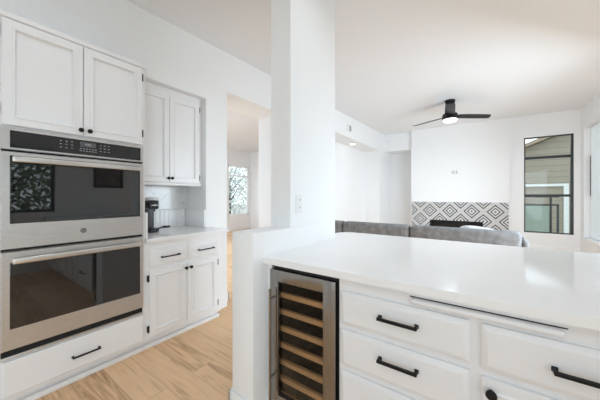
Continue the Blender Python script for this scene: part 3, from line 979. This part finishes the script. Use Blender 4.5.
# ---- ceiling fan
fz = ceil_z(5.75)
fx, fy = -0.535, 5.75
fan = thing('ceiling_fan', 'black three-blade ceiling fan with a white light on the living room ceiling', 'ceiling fan', (fx, fy, fz))
MB().lathe([(0.085, 0), (0.090, -0.012), (0.085, -0.045), (0.078, -0.05)], (fx, fy, fz), (0, 0, 1), 32).build('canopy', M['black'], fan)
MB().lathe([(0.075, -0.045), (0.080, -0.06), (0.090, -0.25), (0.122, -0.265), (0.134, -0.30), (0.134, -0.36), (0.126, -0.37)], (fx, fy, fz), (0, 0, 1), 36).build('motor_housing', M['black'], fan)
MB().lathe([(0.122, -0.365), (0.120, -0.39), (0.10, -0.412), (0.05, -0.425), (0.005, -0.428)], (fx, fy, fz), (0, 0, 1), 36).build('light_diffuser', M['lamp'], fan)
for ang in (154, 36, 276):
    bmb = MB()
    a = math.radians(ang)
    d = Vector((math.cos(a), math.sin(a), 0)); n = Vector((-math.sin(a), math.cos(a), 0))
    rings = []
    pts = [(0.10, 0.048), (0.16, 0.066), (0.30, 0.075), (0.55, 0.075), (0.73, 0.069), (0.78, 0.054)]
    tilt = math.radians(-12)
    zc = fz - 0.305
    for r, w in pts:
        sec = []
        for s, zz in ((-1, 0.004), (1, 0.004), (1, -0.004), (-1, -0.004)):
            q = Vector((fx, fy, zc)) + d * (r + (0.02 * s if r > 0.7 else 0)) + n * (s * w * math.cos(tilt)) + Vector((0, 0, s * w * math.sin(tilt) + zz))
            sec.append(bmb.bm.verts.new(q))
        rings.append(sec)
    for A, C in zip(rings, rings[1:]):
        for i in range(4):
            bmb.bm.faces.new((A[i], A[(i + 1) % 4], C[(i + 1) % 4], C[i]))
    bmb.bm.faces.new(rings[0]); bmb.bm.faces.new(rings[-1])
    bmesh.ops.recalc_face_normals(bmb.bm, faces=bmb.bm.faces[:])
    bmb.build('blade', M['black'], fan)




def bulb(name, loc, power, size, down=True):
    l = bpy.data.lights.new(name, 'AREA')
    l.shape = 'DISK'; l.size = size; l.energy = power; l.color = (0.74, 0.87, 1.0)
    o = bpy.data.objects.new(name, l); COL.objects.link(o); o.location = loc
    return o


bulb('fan_bulb', (fx, fy, fz - 0.433), 22, 0.20)
kz = ceil_z(-0.9)
kl = thing('added_ceiling_light', 'added unseen round white ceiling light in the kitchen behind the camera', 'ceiling light', (0.1, -0.9, kz))  # unseen fixture added to brighten the kitchen
MB().lathe([(0.20, 0.0), (0.20, -0.035), (0.185, -0.04)], (0.1, -0.9, kz), (0, 0, 1), 36).build('base', M['plastic'], kl)
MB().lathe([(0.185, -0.035), (0.182, -0.07), (0.14, -0.10), (0.06, -0.115), (0.005, -0.118)], (0.1, -0.9, kz), (0, 0, 1), 36).build('shade', M['lamp'], kl)
bulb('added_kitchen_bulb', (0.1, -0.9, kz - 0.125), 8, 0.34)
hl = thing('added_ceiling_light', 'added unseen round white ceiling light in the hall room beyond the left opening', 'ceiling light', (-5.3, 3.2, 3.0))  # unseen fixture added to brighten the hall room
MB().lathe([(0.20, 0.0), (0.20, -0.035), (0.185, -0.04)], (-5.3, 3.2, 3.0), (0, 0, 1), 36).build('base', M['plastic'], hl)
MB().lathe([(0.185, -0.035), (0.182, -0.07), (0.14, -0.10), (0.06, -0.115), (0.005, -0.118)], (-5.3, 3.2, 3.0), (0, 0, 1), 36).build('shade', M['lamp'], hl)
bulb('added_hall_bulb', (-5.3, 3.2, 2.875), 40, 0.34)
lens = pmat('added_downlight_lens', (0.9, 0.9, 0.9), 0.4, var=0.0, emit=((1.0, 0.99, 0.97), 9.0))
for (x, y, where) in ((-0.45, 1.45, 'over the wine cooler end of the peninsula'), (0.55, 1.5, 'over the right half of the peninsula worktop'), (-1.55, 0.45, 'over the kitchen floor in front of the ovens')):  # unseen ceiling lights added to brighten the worktop and kitchen floor
    z = ceil_z(y)
    c = thing('downlight', 'added unseen recessed ceiling light ' + where, 'ceiling light', (x, y, z), 'added unseen kitchen ceiling lights')
    MB().lathe([(0.085, 0.002), (0.085, -0.004), (0.066, -0.010), (0.064, -0.004), (0.064, 0.0)], (x, y, z), (0, 0, 1), 32).build('trim_ring', M['plastic'], c)
    MB().cyl((x, y, z - 0.006), (x, y, z + 0.001), 0.0635, seg=32).build('lens', lens, c)
    b_ = bulb('added_downlight_bulb', (x, y, z - 0.012), 2.4 if x > -1 else 1.6, 0.12)
    b_.data.spread = math.radians(150)
    b_.data.color = (0.86, 0.93, 1.0)

# ================================================================ LIVING ROOM
def cushion(mb, x0, x1, y0, y1, z0, z1, r):
    mb.box(x0, x1, y0, y1, z0, z1, r, 5)


so = thing('sofa', 'long grey textured sofa with its back to the peninsula', 'sofa', (-0.8, 4.15, 0))
MB().box(-2.30, 0.388, 3.70, 4.66, 0.06, 0.40, 0.03, 3).build('base', M['sofa'], so)
for x0, x1 in ((-2.30, -1.822), (-1.812, -0.829), (-0.819, 0.340)):
    MB().box(x0, x1, 3.705, 3.90, 0.40, 0.872, 0.045, 5).build('backrest', M['sofa'], so)
    MB().box(x0, x1, 3.91, 4.68, 0.40, 0.52, 0.05, 4).build('seat_cushion', M['sofa'], so)
MB().box(0.300, 0.388, 3.72, 4.66, 0.40, 0.775, 0.035, 4).build('armrest', M['sofa'], so) if False else None
ar = MB(); ar.box(0.342, 0.402, 3.72, 4.66, 0.30, 0.785, 0.028, 4); ar.build('armrest', M['sofa'], so)
for x in (-2.22, 0.30):
    for y in (3.78, 4.58):
        MB().cyl((x, y, 0.0), (x, y, 0.062), 0.02, 0.026, 14).build('leg', M['black'], so)

pw = MB()
b = bmesh.new()
bmesh.ops.create_uvsphere(b, u_segments=28, v_segments=18, radius=1)
for v in b.verts:
    x, y, z = v.co
    sgn = lambda t: (1 if t >= 0 else -1)
    v.co = Vector((sgn(x) * abs(x) ** 0.6 * 0.25, y * 0.075, sgn(z) * abs(z) ** 0.6 * 0.18))
bmesh.ops.transform(b, matrix=Matrix.Translation((-0.06, 4.07, 0.706)) @ Matrix.Rotation(0.25, 4, 'X') @ Matrix.Rotation(0.12, 4, 'Y'), verts=b.verts)
pw._merge(b)
tag(pw.build('throw_pillow', M['pillow']), 'white mottled throw pillow peeking over the grey sofa back', 'pillow')

# framed picture on the right-hand wall, mirrored in the oven glass
pf = thing('picture_frame', 'dark framed picture on the right wall mirrored in the upper oven', 'picture', (WX, 2.1, 1.68))
f = MB()
for (y0, y1, z0, z1) in ((1.80, 2.30, 1.44, 1.48), (1.80, 2.30, 1.92, 1.96), (1.80, 1.84, 1.48, 1.92), (2.26, 2.30, 1.48, 1.92)):
    f.box(WX - 0.028, WX - 0.001, y0, y1, z0, z1, 0.003)
f.build('frame', M['black'], pf)
MB().box(WX - 0.012, WX - 0.001, 1.84, 2.26, 1.48, 1.92).build('print', M['paper'], pf)
